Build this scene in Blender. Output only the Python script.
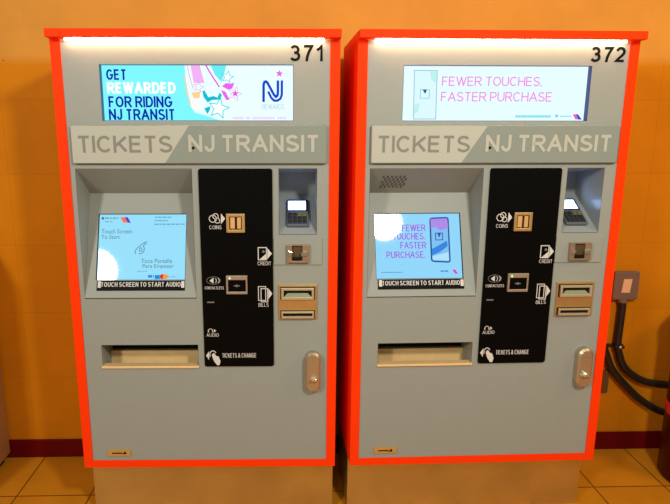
import bpy, bmesh, math, random
random.seed(7)
for o in list(bpy.data.objects): bpy.data.objects.remove(o)
scene = bpy.context.scene
COL = scene.collection
PI = math.pi

# ------------------------------------------------------------------ camera, world, lamps, exposure
FLOOR_Z = 0.0
cam_data = bpy.data.cameras.new('camera')
cam = bpy.data.objects.new('camera', cam_data); COL.objects.link(cam)
cam.location = (0, 0, 1.4843)
cam_data.sensor_fit = 'HORIZONTAL'; cam_data.sensor_width = 36.0
cam_data.lens = 36.0 * 579.47 / 670.0
cam_data.shift_x = 0.05376; cam_data.shift_y = -0.0006
cam_data.clip_start = 0.05
import mathutils
cam.rotation_euler = (mathutils.Matrix.Rotation(PI/2 - 0.2054, 3, 'X') @ mathutils.Matrix.Rotation(0.0001, 3, 'Z')).to_euler()
scene.camera = cam

world = bpy.data.worlds.new('station_world'); scene.world = world
world.use_nodes = True
bg = world.node_tree.nodes['Background']
bg.inputs['Color'].default_value = (1.0, 0.92, 0.80, 1)
bg.inputs['Strength'].default_value = 0.31

def lamp(name, loc, size, power, color=(1, 1, 1), aim=None):
    d = bpy.data.lights.new(name, 'AREA'); d.shape = 'DISK'; d.size = size; d.energy = power; d.color = color
    o = bpy.data.objects.new(name, d); COL.objects.link(o); o.location = loc
    if aim:
        v = mathutils.Vector(aim) - mathutils.Vector(loc)
        o.rotation_euler = v.to_track_quat('-Z', 'Y').to_euler()
    return o
lamp('ceiling_or_fill_lamp', (-1.88, -1.12, 2.55), 0.42, 56, (1.0, 0.95, 0.86), (-0.4, 2, 1.1))
lamp('ceiling_or_fill_lamp', (0.93, -0.20, 2.55), 0.27, 45, (1.0, 0.95, 0.86), (0.3, 2, 1.1))
lamp('ceiling_or_fill_lamp', (2.5, 1.1, 2.55), 0.4, 14, (1.0, 0.50, 0.12), (1.5, 2.5, 0.6))  # added warm fill, not a known fixture: tints the right wall orange

scene.view_settings.view_transform = 'Standard'
scene.view_settings.look = 'None'
scene.view_settings.exposure = 0.0
scene.view_settings.gamma = 1.0
scene.view_settings.use_curve_mapping = False

# ------------------------------------------------------------------ materials
def lin(c):
    r = []
    for v in c:
        v /= 255.0
        r.append(v/12.92 if v <= .04045 else ((v+.055)/1.055)**2.4)
    return tuple(r) + (1.0,)

def mat(name, color, rough=0.5, metal=0.0, spec=0.5, noise=0.0, nscale=30.0, coat=0.0, stretch=(1, 1, 1)):
    m = bpy.data.materials.new(name); m.use_nodes = True
    nt = m.node_tree; b = nt.nodes['Principled BSDF']
    b.inputs['Base Color'].default_value = tuple(color[:3]) + (1,)
    b.inputs['Roughness'].default_value = rough
    b.inputs['Metallic'].default_value = metal
    b.inputs['Specular IOR Level'].default_value = spec
    b.inputs['Coat Weight'].default_value = coat
    if noise > 0:
        tc = nt.nodes.new('ShaderNodeTexCoord'); mp = nt.nodes.new('ShaderNodeMapping')
        mp.inputs['Scale'].default_value = stretch
        n = nt.nodes.new('ShaderNodeTexNoise'); n.inputs['Scale'].default_value = nscale; n.inputs['Detail'].default_value = 5
        mx = nt.nodes.new('ShaderNodeMix'); mx.data_type = 'RGBA'
        mx.inputs[6].default_value = tuple(c*(1-noise) for c in color[:3]) + (1,)
        mx.inputs[7].default_value = tuple(min(1, c*(1+noise)) for c in color[:3]) + (1,)
        nt.links.new(tc.outputs['Object'], mp.inputs['Vector'])
        nt.links.new(mp.outputs['Vector'], n.inputs['Vector'])
        nt.links.new(n.outputs['Fac'], mx.inputs[0])
        nt.links.new(mx.outputs[2], b.inputs['Base Color'])
    return m

def emat(name, rgb, strength=1.0):
    m = bpy.data.materials.new(name); m.use_nodes = True
    nt = m.node_tree; nt.nodes.clear()
    out = nt.nodes.new('ShaderNodeOutputMaterial'); e = nt.nodes.new('ShaderNodeEmission')
    e.inputs['Color'].default_value = lin(rgb); e.inputs['Strength'].default_value = strength
    nt.links.new(e.outputs[0], out.inputs[0])
    return m

def glass_screen(name, rgb, rough=0.03, strength=1.0):
    # lit panel behind smooth glass: emission plus a clear reflection
    m = bpy.data.materials.new(name); m.use_nodes = True
    b = m.node_tree.nodes['Principled BSDF']
    b.inputs['Base Color'].default_value = (0.01, 0.01, 0.01, 1)
    b.inputs['Roughness'].default_value = rough
    b.inputs['Emission Color'].default_value = lin(rgb)
    b.inputs['Emission Strength'].default_value = strength
    return m

M = {}
M['orange'] = mat('orange_enamel', (1.0, 0.046, 0.0025), 0.5, spec=0.05, noise=0.02, nscale=9)
M['gray'] = mat('gray_powder_coat', (0.295, 0.322, 0.282), 0.5, spec=0.35, noise=0.03, nscale=14)
M['sign_light'] = mat('sign_pale_half', (0.455, 0.47, 0.395), 0.5, spec=0.15, noise=0.02, nscale=8)
M['sign_dark'] = mat('sign_gray_half', (0.245, 0.285, 0.245), 0.5, spec=0.15, noise=0.02, nscale=8)
M['sign_letter_dark'] = mat('sign_gray_letters', (0.23, 0.235, 0.19), 0.5, spec=0.15)
M['sign_letter_light'] = mat('sign_pale_letters', (0.46, 0.47, 0.39), 0.5, spec=0.15)
M['black'] = mat('black_acrylic', (0.002, 0.002, 0.0017), 0.45, spec=0.06, noise=0.1, nscale=20)
M['dark'] = mat('dark_gap', (0.006, 0.005, 0.004), 0.7, spec=0.2)
M['ink'] = mat('black_vinyl', (0.004, 0.0035, 0.003), 0.6, spec=0.1)
M['white_ink'] = mat('white_print', (0.64, 0.63, 0.58), 0.6)
M['dim_ink'] = mat('faded_print', (0.16, 0.155, 0.14), 0.6)
M['steel'] = mat('brushed_steel', (0.80, 0.54, 0.22), 0.38, 1.0, noise=0.12, nscale=18, stretch=(1, 1, 14))
M['plinth'] = mat('worn_plinth_steel', (0.64, 0.53, 0.21), 0.42, 1.0, noise=0.22, nscale=6)
M['pale_steel'] = mat('pale_steel', (0.62, 0.57, 0.38), 0.35, 0.6, noise=0.05)
M['gold'] = mat('warm_steel', (0.78, 0.53, 0.22), 0.42, 1.0, noise=0.10, nscale=40)
M['tray'] = mat('tray_steel', (1.0, 0.66, 0.30), 0.4, 0.2, noise=0.12, nscale=22)
M['lock'] = mat('lock_steel', (0.56, 0.49, 0.35), 0.36, 0.85, noise=0.05, nscale=30)
M['chrome'] = mat('chrome', (0.85, 0.84, 0.80), 0.15, 1.0, noise=0.02)
M['key'] = mat('dark_key', (0.02, 0.02, 0.025), 0.45)
M['pad'] = mat('keypad_housing', (0.10, 0.12, 0.14), 0.5, noise=0.05)
M['yellow_key'] = mat('yellow_key', (0.16, 0.14, 0.02), 0.45)
M['conduit'] = mat('black_conduit', (0.018, 0.012, 0.007), 0.45, noise=0.2, nscale=40)
M['box'] = mat('gray_box_paint', (0.20, 0.120, 0.08), 0.5, noise=0.06, nscale=30)
M['label'] = mat('box_label', (0.85, 0.50, 0.26), 0.5, noise=0.12, nscale=90)
M['bin'] = mat('maroon_bin', (0.06, 0.003, 0.002), 0.45, spec=0.15, noise=0.15, nscale=10)
M['red'] = mat('red_band', (0.80, 0.02, 0.03), 0.4, noise=0.04)
M['maroon'] = mat('maroon_tile', (0.125, 0.0025, 0.0025), 0.5, spec=0.08, noise=0.22, nscale=9)
M['tan_metal'] = mat('tan_metal', (0.38, 0.20, 0.06), 0.45, noise=0.08, nscale=12)
M['led'] = emat('hood_strip_light', (255, 214, 172), 29.0)
M['green_led'] = emat('green_led', (60, 255, 150), 1.2)
M['pale_led'] = emat('pale_green_led', (200, 255, 190), 1.1)

# ------------------------------------------------------------------ mesh helpers
SC = 1.178
def machine_space(v):
    # layout units of the machine front -> metres above the floor
    return (v[0]*SC, v[1]*SC, (0.2060 + (v[2]-0.4095)*0.9883)*SC)

class MB:
    """collects shapes, then links them as ONE mesh object"""
    def __init__(s, fmap=None): s.bm = bmesh.new(); s.f = fmap or (lambda x, y, h: (x, -h, y))
    def quad(s, pts):
        s.bm.faces.new([s.bm.verts.new(p) for p in pts])
    def box(s, x0, x1, y0, y1, z0, z1):
        v = [s.bm.verts.new((x, y, z)) for z in (z0, z1) for y in (y0, y1) for x in (x0, x1)]
        for f in ((0, 2, 3, 1), (4, 5, 7, 6), (0, 1, 5, 4), (2, 6, 7, 3), (0, 4, 6, 2), (1, 3, 7, 5)):
            s.bm.faces.new([v[i] for i in f])
    def prism(s, poly, h0, h1, inset=0.0, ih=0.0):
        """polygon on the mapped surface raised from height h0 to h1 (optional chamfered rim)"""
        n = len(poly)
        a = [s.bm.verts.new(s.f(x, y, h0)) for x, y in poly]
        if inset:
            b = [s.bm.verts.new(s.f(x, y, h1-ih)) for x, y in poly]
            cx = sum(p[0] for p in poly)/n; cy = sum(p[1] for p in poly)/n
            q = inset_poly(poly, inset)
            c = [s.bm.verts.new(s.f(x, y, h1)) for x, y in q]
            rings = [a, b, c]
        else:
            c = [s.bm.verts.new(s.f(x, y, h1)) for x, y in poly]; rings = [a, c]
        for r0, r1 in zip(rings, rings[1:]):
            for i in range(n):
                s.bm.faces.new((r0[i], r0[(i+1) % n], r1[(i+1) % n], r1[i]))
        s.bm.faces.new(rings[-1]); s.bm.faces.new(rings[0][::-1])
    def rect(s, x0, x1, y0, y1, h0, h1, **k): s.prism([(x0, y0), (x1, y0), (x1, y1), (x0, y1)], h0, h1, **k)
    def stroke(s, pts, w, h0, h1, closed=False):
        n = len(pts); L = []; R = []
        for i, p in enumerate(pts):
            a = pts[(i-1) % n] if (closed or i > 0) else p
            b = pts[(i+1) % n] if (closed or i < n-1) else p
            d1 = mathutils.Vector((p[0]-a[0], p[1]-a[1])); d2 = mathutils.Vector((b[0]-p[0], b[1]-p[1]))
            d1 = d1.normalized() if d1.length else d2.normalized(); d2 = d2.normalized() if d2.length else d1
            t = (d1+d2)
            t = t.normalized() if t.length > 1e-6 else d1
            nn = mathutils.Vector((-t.y, t.x)); c = max(0.5, nn.dot(mathutils.Vector((-d1.y, d1.x))))
            k = w/2/c
            L.append((p[0]+nn.x*k, p[1]+nn.y*k)); R.append((p[0]-nn.x*k, p[1]-nn.y*k))
        m = n if closed else n-1
        for i in range(m):
            j = (i+1) % n
            s.prism([L[i], L[j], R[j], R[i]], h0, h1)
    def ring(s, cx, cy, r, w, h0, h1, ry=None, n=20, a0=0, a1=2*PI):
        ry = ry or r; full = abs(a1-a0-2*PI) < 1e-6
        pts = [(cx+r*math.cos(a0+(a1-a0)*i/n), cy+ry*math.sin(a0+(a1-a0)*i/n)) for i in range(n if full else n+1)]
        s.stroke(pts, w, h0, h1, closed=full)
    def disc(s, cx, cy, r, h0, h1, ry=None, n=20):
        ry = ry or r
        s.prism([(cx+r*math.cos(2*PI*i/n), cy+ry*math.sin(2*PI*i/n)) for i in range(n)], h0, h1)
    def lathe(s, prof, n=40):
        """profile (radius, z) spun round the z axis"""
        rings = [[s.bm.verts.new((r*math.cos(2*PI*i/n), r*math.sin(2*PI*i/n), z)) for i in range(n)] for r, z in prof]
        for a, b in zip(rings, rings[1:]):
            for i in range(n): s.bm.faces.new((a[i], a[(i+1) % n], b[(i+1) % n], b[i]))
        s.bm.faces.new(rings[0][::-1]); s.bm.faces.new(rings[-1])
    def dome(s, cx, cy, r, h0, hh, n=20, m=5):
        rings = []
        for k in range(m+1):
            a = PI/2*k/m; rr = max(r*math.cos(a), r*0.02); h = h0+hh*math.sin(a)
            rings.append([s.bm.verts.new(s.f(cx+rr*math.cos(2*PI*i/n), cy+rr*math.sin(2*PI*i/n), h)) for i in range(n)])
        for a, b in zip(rings, rings[1:]):
            for i in range(n): s.bm.faces.new((a[i], a[(i+1) % n], b[(i+1) % n], b[i]))
        s.bm.faces.new(rings[-1]); s.bm.faces.new(rings[0][::-1])
    def tube(s, pts, r, n=14):
        P = [mathutils.Vector(p) for p in pts]; rings = []
        for i, p in enumerate(P):
            t = (P[min(i+1, len(P)-1)]-P[max(i-1, 0)]).normalized()
            u = t.cross(mathutils.Vector((0, 1, 0))).normalized(); v = u.cross(t).normalized()
            rings.append([s.bm.verts.new(p+u*r*math.cos(2*PI*k/n)+v*r*math.sin(2*PI*k/n)) for k in range(n)])
        for a, b in zip(rings, rings[1:]):
            for i in range(n): s.bm.faces.new((a[i], a[(i+1) % n], b[(i+1) % n], b[i]))
        s.bm.faces.new(rings[0][::-1]); s.bm.faces.new(rings[-1])
    def holed(s, x0, x1, y0, y1, holes, h0, h1):
        """slab between h0 (back) and h1 (front) with rectangular holes"""
        xs = sorted({x0, x1} | {v for h in holes for v in h[:2]}); ys = sorted({y0, y1} | {v for h in holes for v in h[2:]})
        def solid(i, j):
            if not (0 <= i < len(xs)-1 and 0 <= j < len(ys)-1): return False
            cx = (xs[i]+xs[i+1])/2; cy = (ys[j]+ys[j+1])/2
            return not any(h[0] < cx < h[1] and h[2] < cy < h[3] for h in holes)
        V = {}
        def v(i, j, k):
            if (i, j, k) not in V: V[(i, j, k)] = s.bm.verts.new(s.f(xs[i], ys[j], h1 if k else h0))
            return V[(i, j, k)]
        for i in range(len(xs)-1):
            for j in range(len(ys)-1):
                if not solid(i, j): continue
                s.bm.faces.new((v(i, j, 1), v(i+1, j, 1), v(i+1, j+1, 1), v(i, j+1, 1)))
                s.bm.faces.new((v(i, j, 0), v(i, j+1, 0), v(i+1, j+1, 0), v(i+1, j, 0)))
                for di, dj, a, b in ((-1, 0, (i, j+1), (i, j)), (1, 0, (i+1, j), (i+1, j+1)), (0, -1, (i, j), (i+1, j)), (0, 1, (i+1, j+1), (i, j+1))):
                    if not solid(i+di, j+dj):
                        s.bm.faces.new((v(*a, 1), v(*b, 1), v(*b, 0), v(*a, 0)))
    def text(s, body, x0, x1, y0, y1, h0, h1, bold=0.0, slant=0.0):
        cu = bpy.data.curves.new('t', 'FONT'); cu.body = body; cu.size = 1; cu.offset = bold; cu.shear = slant; cu.resolution_u = 4
        ob = bpy.data.objects.new('t', cu); COL.objects.link(ob)
        dg = bpy.context.evaluated_depsgraph_get()
        me = bpy.data.meshes.new_from_object(ob.evaluated_get(dg))
        ax = min(v.co.x for v in me.vertices); bx = max(v.co.x for v in me.vertices)
        ay = min(v.co.y for v in me.vertices); by = max(v.co.y for v in me.vertices)
        vs = [s.bm.verts.new(s.f(x0+(v.co.x-ax)/(bx-ax)*(x1-x0), y0+(v.co.y-ay)/(by-ay)*(y1-y0), h1)) for v in me.vertices]
        for p in me.polygons:
            try: s.bm.faces.new([vs[i] for i in p.vertices])
            except ValueError: pass
        bpy.data.objects.remove(ob); bpy.data.curves.remove(cu); bpy.data.meshes.remove(me)
    def build(s, name, m, parent=None, smooth=False, bevel=0.0, recalc=True):
        top = parent
        while top and top.parent: top = top.parent
        if top and top.name.startswith('ticket_machine'):
            for v in s.bm.verts: v.co = machine_space(v.co)
        if recalc: bmesh.ops.recalc_face_normals(s.bm, faces=s.bm.faces[:])
        me = bpy.data.meshes.new(name); s.bm.to_mesh(me); s.bm.free()
        me.materials.append(m)
        o = bpy.data.objects.new(name, me); COL.objects.link(o)
        if parent: o.parent = parent
        if smooth:
            for p in me.polygons: p.use_smooth = True
            try: me.set_sharp_from_angle(angle=0.7)
            except Exception: pass
        if bevel:
            b = o.modifiers.new('bevel', 'BEVEL'); b.width = bevel; b.segments = 2; b.limit_method = 'ANGLE'; b.angle_limit = 0.6
        return o

# plain grotesque capitals and digits drawn as even strokes (unit box, width relative to height)
def _arc(cx, cy, rx, ry, a0, a1, n=10): return [(cx+rx*math.cos(math.radians(a0+(a1-a0)*i/n)), cy+ry*math.sin(math.radians(a0+(a1-a0)*i/n))) for i in range(n+1)]
GLYPH = {
 'A': (0.86, [[(0, 0), (.5, 1)], [(.5, 1), (1, 0)], [(.19, .33), (.81, .33)]]),
 'B': (0.72, [[(0, .0), (0, 1)], [(0, 1), (.62, 1)]+_arc(.62, .76, .33, .24, 90, -90, 8)+[(0, .52)], [(.62, .52)]+_arc(.65, .26, .35, .26, 90, -90, 8)+[(0, 0)]]),
 'C': (0.80, [_arc(.52, .5, .52, .5, 42, 318, 18)]),
 'D': (0.76, [[(0, 0), (0, 1), (.45, 1)]+_arc(.45, .5, .55, .5, 90, -90, 12)+[(0, 0)]]),
 'E': (0.66, [[(1, 1), (0, 1), (0, 0), (1, 0)], [(0, .52), (.92, .52)]]),
 'F': (0.60, [[(1, 1), (0, 1), (0, 0)], [(0, .5), (.88, .5)]]),
 'G': (0.84, [_arc(.5, .5, .5, .5, 42, 330, 18)+[(1, .46), (.55, .46)]]),
 'H': (0.74, [[(0, 0), (0, 1)], [(1, 0), (1, 1)], [(0, .52), (1, .52)]]),
 'I': (0.0, [[(0, 0), (0, 1)]]),
 'J': (0.50, [[(1, 1), (1, .3)]+_arc(.5, .3, .5, .3, 0, -180, 10)]),
 'K': (0.74, [[(0, 0), (0, 1)], [(1, 1), (0, .34)], [(.34, .58), (1, 0)]]),
 'L': (0.58, [[(0, 1), (0, 0), (1, 0)]]),
 'M': (0.88, [[(0, 0), (0, 1)], [(0, 1), (.5, .05)], [(.5, .05), (1, 1)], [(1, 0), (1, 1)]]),
 'N': (0.74, [[(0, 0), (0, 1)], [(0, 1), (1, 0)], [(1, 0), (1, 1)]]),
 'O': (0.86, [_arc(.5, .5, .5, .5, 90, 450, 24)]),
 'P': (0.68, [[(0, 0), (0, 1), (.6, 1)]+_arc(.6, .72, .4, .28, 90, -90, 8)+[(0, .44)]]),
 'R': (0.74, [[(0, 0), (0, 1), (.6, 1)]+_arc(.6, .74, .38, .26, 90, -90, 8)+[(0, .48)], [(.5, .48), (1, 0)]]),
 'S': (0.72, [_arc(.5, .76, .45, .24, 25, 200, 9)+[(.12, .62), (.35, .535), (.68, .47), (.92, .37)]+_arc(.5, .26, .5, .26, 10, -160, 9)]),
 'T': (0.70, [[(0, 1), (1, 1)], [(.5, 1), (.5, 0)]]),
 'U': (0.74, [[(0, 1), (0, .34)]+_arc(.5, .34, .5, .34, 180, 360, 12)+[(1, 1)]]),
 'V': (0.80, [[(0, 1), (.5, 0)], [(.5, 0), (1, 1)]]),
 'W': (1.16, [[(0, 1), (.26, 0)], [(.26, 0), (.5, 1)], [(.5, 1), (.74, 0)], [(.74, 0), (1, 1)]]),
 'Y': (0.80, [[(0, 1), (.5, .45), (1, 1)], [(.5, .45), (.5, 0)]]),
 '&': (0.78, [[(1, 0), (.2, .78)]+_arc(.45, .8, .24, .2, 180, 0, 6)+[(.6, .62), (.1, .38), (.0, .2), (.15, .03), (.4, 0), (.7, .12), (.95, .45)]]),
 '1': (0.34, [[(0, .72), (.55, .82), (1, 1), (1, 0)]]),
 '2': (0.60, [_arc(.5, .70, .47, .30, 165, -20, 9)+[(.72, .42), (.3, .18), (0, 0), (1, 0)]]),
 '3': (0.58, [_arc(.46, .75, .44, .25, 155, -70, 9)+[(.38, .53)], [(.38, .53)]+_arc(.48, .27, .52, .27, 80, -155, 11)]),
 '7': (0.58, [[(0, 1), (1, 1), (.62, .58), (.42, .25), (.36, 0)]]),
 '.': (0.0, [[(0, 0), (0, .02)]]), ',': (0.0, [[(0, -.14), (0, .02)]]),
}
def letters(mb, body, p, q, h0, h1, wt=0.17, gap=0.17, space=0.36):
    """p = top left, q = bottom right of the word; wt = stroke width over letter height"""
    x0, y1 = p; x1, y0 = q; H = y1-y0
    nat = 0.0; items = []
    for ch in body:
        if ch == ' ': nat += space; continue
        w_, st = GLYPH[ch]; items.append((ch, nat, w_)); nat += w_+wt+gap
    nat -= gap
    sx = (x1-x0)/nat; t = wt*H*min(1.0, max(0.82, sx/H))
    for ch, xo, w_ in items:
        gx = x0+xo*sx+t/2; gw = max(0.0, (w_+wt)*sx-t)
        if gw == 0.0 or w_ == 0.0: gx = x0+(xo+wt/2)*sx
        for si, st in enumerate(GLYPH[ch][1]):
            pts = [(gx+a*(gw if w_ else 0), y0+t/2+b*(H-t)) for a, b in st]
            if ch not in '.,':
                for e_, n_ in ((0, 1), (-1, -2)):
                    b = st[e_][1]; dx = pts[e_][0]-pts[n_][0]; dy = pts[e_][1]-pts[n_][1]
                    if b in (0, 1) and (abs(dy) > abs(dx)*5 or (abs(dy) > abs(dx)*0.8 and ch not in 'NMK')):
                        L = math.hypot(dx, dy); pts[e_] = (pts[e_][0]+dx/L*t/2, pts[e_][1]+dy/L*t/2)
            else:
                pts = [(pts[0][0], pts[0][1]-t*0.5 if ch == '.' else pts[0][1]), (pts[1][0], pts[1][1]+t*0.5)]
            mb.stroke(pts, t, h0, h1+si*0.0002, closed=False)

def inset_poly(poly, d):
    n = len(poly); area = sum(poly[i][0]*poly[(i+1) % n][1]-poly[(i+1) % n][0]*poly[i][1] for i in range(n))
    sg = 1 if area > 0 else -1; out = []
    for i in range(n):
        p = mathutils.Vector(poly[i]); a = mathutils.Vector(poly[i-1]); b = mathutils.Vector(poly[(i+1) % n])
        d1 = (p-a).normalized(); d2 = (b-p).normalized()
        n1 = mathutils.Vector((-d1.y, d1.x))*sg; n2 = mathutils.Vector((-d2.y, d2.x))*sg
        m = (n1+n2).normalized(); k = d/max(0.3, m.dot(n1))
        out.append(tuple(p+m*k))
    return out

def rrect(x0, x1, y0, y1, r, n=5):
    pts = []
    for cx, cy, a in ((x1-r, y0+r, -PI/2), (x1-r, y1-r, 0), (x0+r, y1-r, PI/2), (x0+r, y0+r, PI)):
        pts += [(cx+r*math.cos(a+PI/2*i/n), cy+r*math.sin(a+PI/2*i/n)) for i in range(n+1)]
    return pts

def star(cx, cy, r, rot=0.0, k=0.45):
    return [(cx+(r if i % 2 == 0 else r*k)*math.sin(rot+PI*i/5), cy+(r if i % 2 == 0 else r*k)*math.cos(rot+PI*i/5)) for i in range(10)]

def tag(o, label, cat, group=None):
    o['label'] = label; o['category'] = cat
    if group: o['group'] = group
    return o

def thing(name, loc, rz, label, cat, group=None):
    o = bpy.data.objects.new(name, None); COL.objects.link(o)
    o.location = loc; o.rotation_euler = (0, 0, rz); o.empty_display_size = 0.1
    return tag(o, label, cat, group)

def structure(o): o['kind'] = 'structure'; return o

# surfaces of the machine, in its own frame (x right, y into the cabinet, z up; heights raised towards the viewer)
def slope(p, q):
    L = math.hypot(q[0]-p[0], q[1]-p[1]); a = ((q[0]-p[0])/L, (q[1]-p[1])/L); n = (-a[1], a[0])
    return L, (lambda x, s, h: (x, p[0]+a[0]*s+n[0]*h, p[1]+a[1]*s+n[1]*h))
FACE = lambda x, z, h: (x, -h, z)
DISP_D = 0.022
DISP = lambda x, z, h: (x, DISP_D-h, z)
TOUCH_LEN, TOUCH = slope((0.0, 0.9750), (0.112, 1.2852))
SCR_H = -0.007
PIN_LEN, PIN = slope((0.0, 1.1725), (0.16, 1.277))

# ------------------------------------------------------------------ the setting
WY, WR = 2.4807, 0.0263
def wpt(x, off=0.0): return WY + math.tan(WR)*x - off

fl = MB(); fl.quad([(-4, -3, 0), (4.5, -3, 0), (4.5, 3.3, 0), (-4, 3.3, 0)])
floor = fl.build('floor', None, recalc=False); floor.location = (0, 0, FLOOR_Z); structure(floor)
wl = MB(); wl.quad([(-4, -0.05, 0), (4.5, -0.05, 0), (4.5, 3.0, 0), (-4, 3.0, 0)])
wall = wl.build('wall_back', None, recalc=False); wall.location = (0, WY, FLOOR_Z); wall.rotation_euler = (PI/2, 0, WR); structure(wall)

def tile_material(name, c1, c2, mortar, w, h, msize, loc, rot, rough, nscale, namt, upper=None, bump=0.2, spec=0.35):
    m = bpy.data.materials.new(name); m.use_nodes = True; nt = m.node_tree; N = nt.nodes.new; K = nt.links.new
    b = nt.nodes['Principled BSDF']; b.inputs['Roughness'].default_value = rough; b.inputs['Specular IOR Level'].default_value = spec
    tc = N('ShaderNodeTexCoord'); mp = N('ShaderNodeMapping')
    mp.inputs['Location'].default_value = loc; mp.inputs['Rotation'].default_value = (0, 0, rot)
    K(tc.outputs['Object'], mp.inputs['Vector'])
    br = N('ShaderNodeTexBrick'); br.offset = 0.0; br.squash = 1.0
    br.inputs['Scale'].default_value = 1.0; br.inputs['Brick Width'].default_value = w; br.inputs['Row Height'].default_value = h
    br.inputs['Mortar Size'].default_value = msize; br.inputs['Mortar Smooth'].default_value = 0.35; br.inputs['Bias'].default_value = 0.0
    br.inputs['Color1'].default_value = c1+(1,); br.inputs['Color2'].default_value = c2+(1,); br.inputs['Mortar'].default_value = mortar+(1,)
    K(mp.outputs['Vector'], br.inputs['Vector'])
    col = br.outputs['Color']
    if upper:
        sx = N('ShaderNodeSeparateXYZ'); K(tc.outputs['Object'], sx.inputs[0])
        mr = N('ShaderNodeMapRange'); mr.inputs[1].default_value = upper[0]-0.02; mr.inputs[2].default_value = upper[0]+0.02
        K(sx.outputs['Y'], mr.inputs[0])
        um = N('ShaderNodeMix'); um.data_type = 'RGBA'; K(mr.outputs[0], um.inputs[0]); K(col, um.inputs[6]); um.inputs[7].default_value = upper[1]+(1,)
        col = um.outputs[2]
    n1 = N('ShaderNodeTexNoise'); n1.inputs['Scale'].default_value = nscale; n1.inputs['Detail'].default_value = 8; n1.inputs['Roughness'].default_value = 0.6
    K(tc.outputs['Object'], n1.inputs['Vector'])
    r = N('ShaderNodeMapRange'); r.inputs[1].default_value = 0.3; r.inputs[2].default_value = 0.7; r.inputs[3].default_value = 1-namt; r.inputs[4].default_value = 1+namt
    K(n1.outputs['Fac'], r.inputs[0])
    mu = N('ShaderNodeMix'); mu.data_type = 'RGBA'; mu.blend_type = 'MULTIPLY'; mu.inputs[0].default_value = 1.0
    K(col, mu.inputs[6]); K(r.outputs[0], mu.inputs[7])
    # sparse dark pits
    n2 = N('ShaderNodeTexVoronoi'); n2.inputs['Scale'].default_value = 7.0; K(tc.outputs['Object'], n2.inputs['Vector'])
    r2 = N('ShaderNodeMapRange'); r2.inputs[1].default_value = 0.020; r2.inputs[2].default_value = 0.045; r2.inputs[3].default_value = 0.62; r2.inputs[4].default_value = 1.0
    K(n2.outputs['Distance'], r2.inputs[0])
    m2 = N('ShaderNodeMix'); m2.data_type = 'RGBA'; m2.blend_type = 'MULTIPLY'; m2.inputs[0].default_value = 1.0
    K(mu.outputs[2], m2.inputs[6]); K(r2.outputs[0], m2.inputs[7])
    K(m2.outputs[2], b.inputs['Base Color'])
    bp = N('ShaderNodeBump'); bp.inputs['Strength'].default_value = bump; bp.inputs['Distance'].default_value = 0.002
    inv = N('ShaderNodeMath'); inv.operation = 'SUBTRACT'; inv.inputs[0].default_value = 1.0; K(br.outputs['Fac'], inv.inputs[1])
    K(inv.outputs[0], bp.inputs['Height']); K(bp.outputs[0], b.inputs['Normal'])
    return m
floor.data.materials[0] = tile_material('tan_floor_tile', (0.62, 0.255, 0.010), (0.58, 0.235, 0.009), (0.14, 0.045, 0.003), 0.3034, 0.3034, 0.0034,
                                        (0.811, -2.177, 0), -WR, 0.45, 5.0, 0.10)
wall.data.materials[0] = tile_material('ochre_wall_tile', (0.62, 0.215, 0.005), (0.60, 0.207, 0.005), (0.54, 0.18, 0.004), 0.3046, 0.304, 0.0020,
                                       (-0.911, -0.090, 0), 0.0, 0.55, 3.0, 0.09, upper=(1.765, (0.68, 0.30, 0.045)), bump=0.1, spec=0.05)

bb = MB(); bb.box(-4, 4.5, -0.010, 0.0, 0, 0.088)
base = bb.build('baseboard_back', M['maroon'], bevel=0.003); base.location = (0, WY, FLOOR_Z); base.rotation_euler = (0, 0, WR); structure(base)

# ------------------------------------------------------------------ the ticket machines
Z0, Z1 = 0.4095, 1.7487          # bottom and top of the cabinet
XL, XR = -0.400, 0.400
IL, IR, IB, IT = -0.372, 0.372, 0.4338, 1.726
DEPTH = 0.338
H_DISP = (-0.270, 0.2695, 1.5040, 1.6590)
H_TOUCH = (-0.358, -0.0235, 0.9750, 1.3688)
H_TRAY = (-0.320, -0.0240, 0.7566, 0.8269)
H_PIN = (0.2258, 0.3375, 1.1725, 1.3688)

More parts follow.
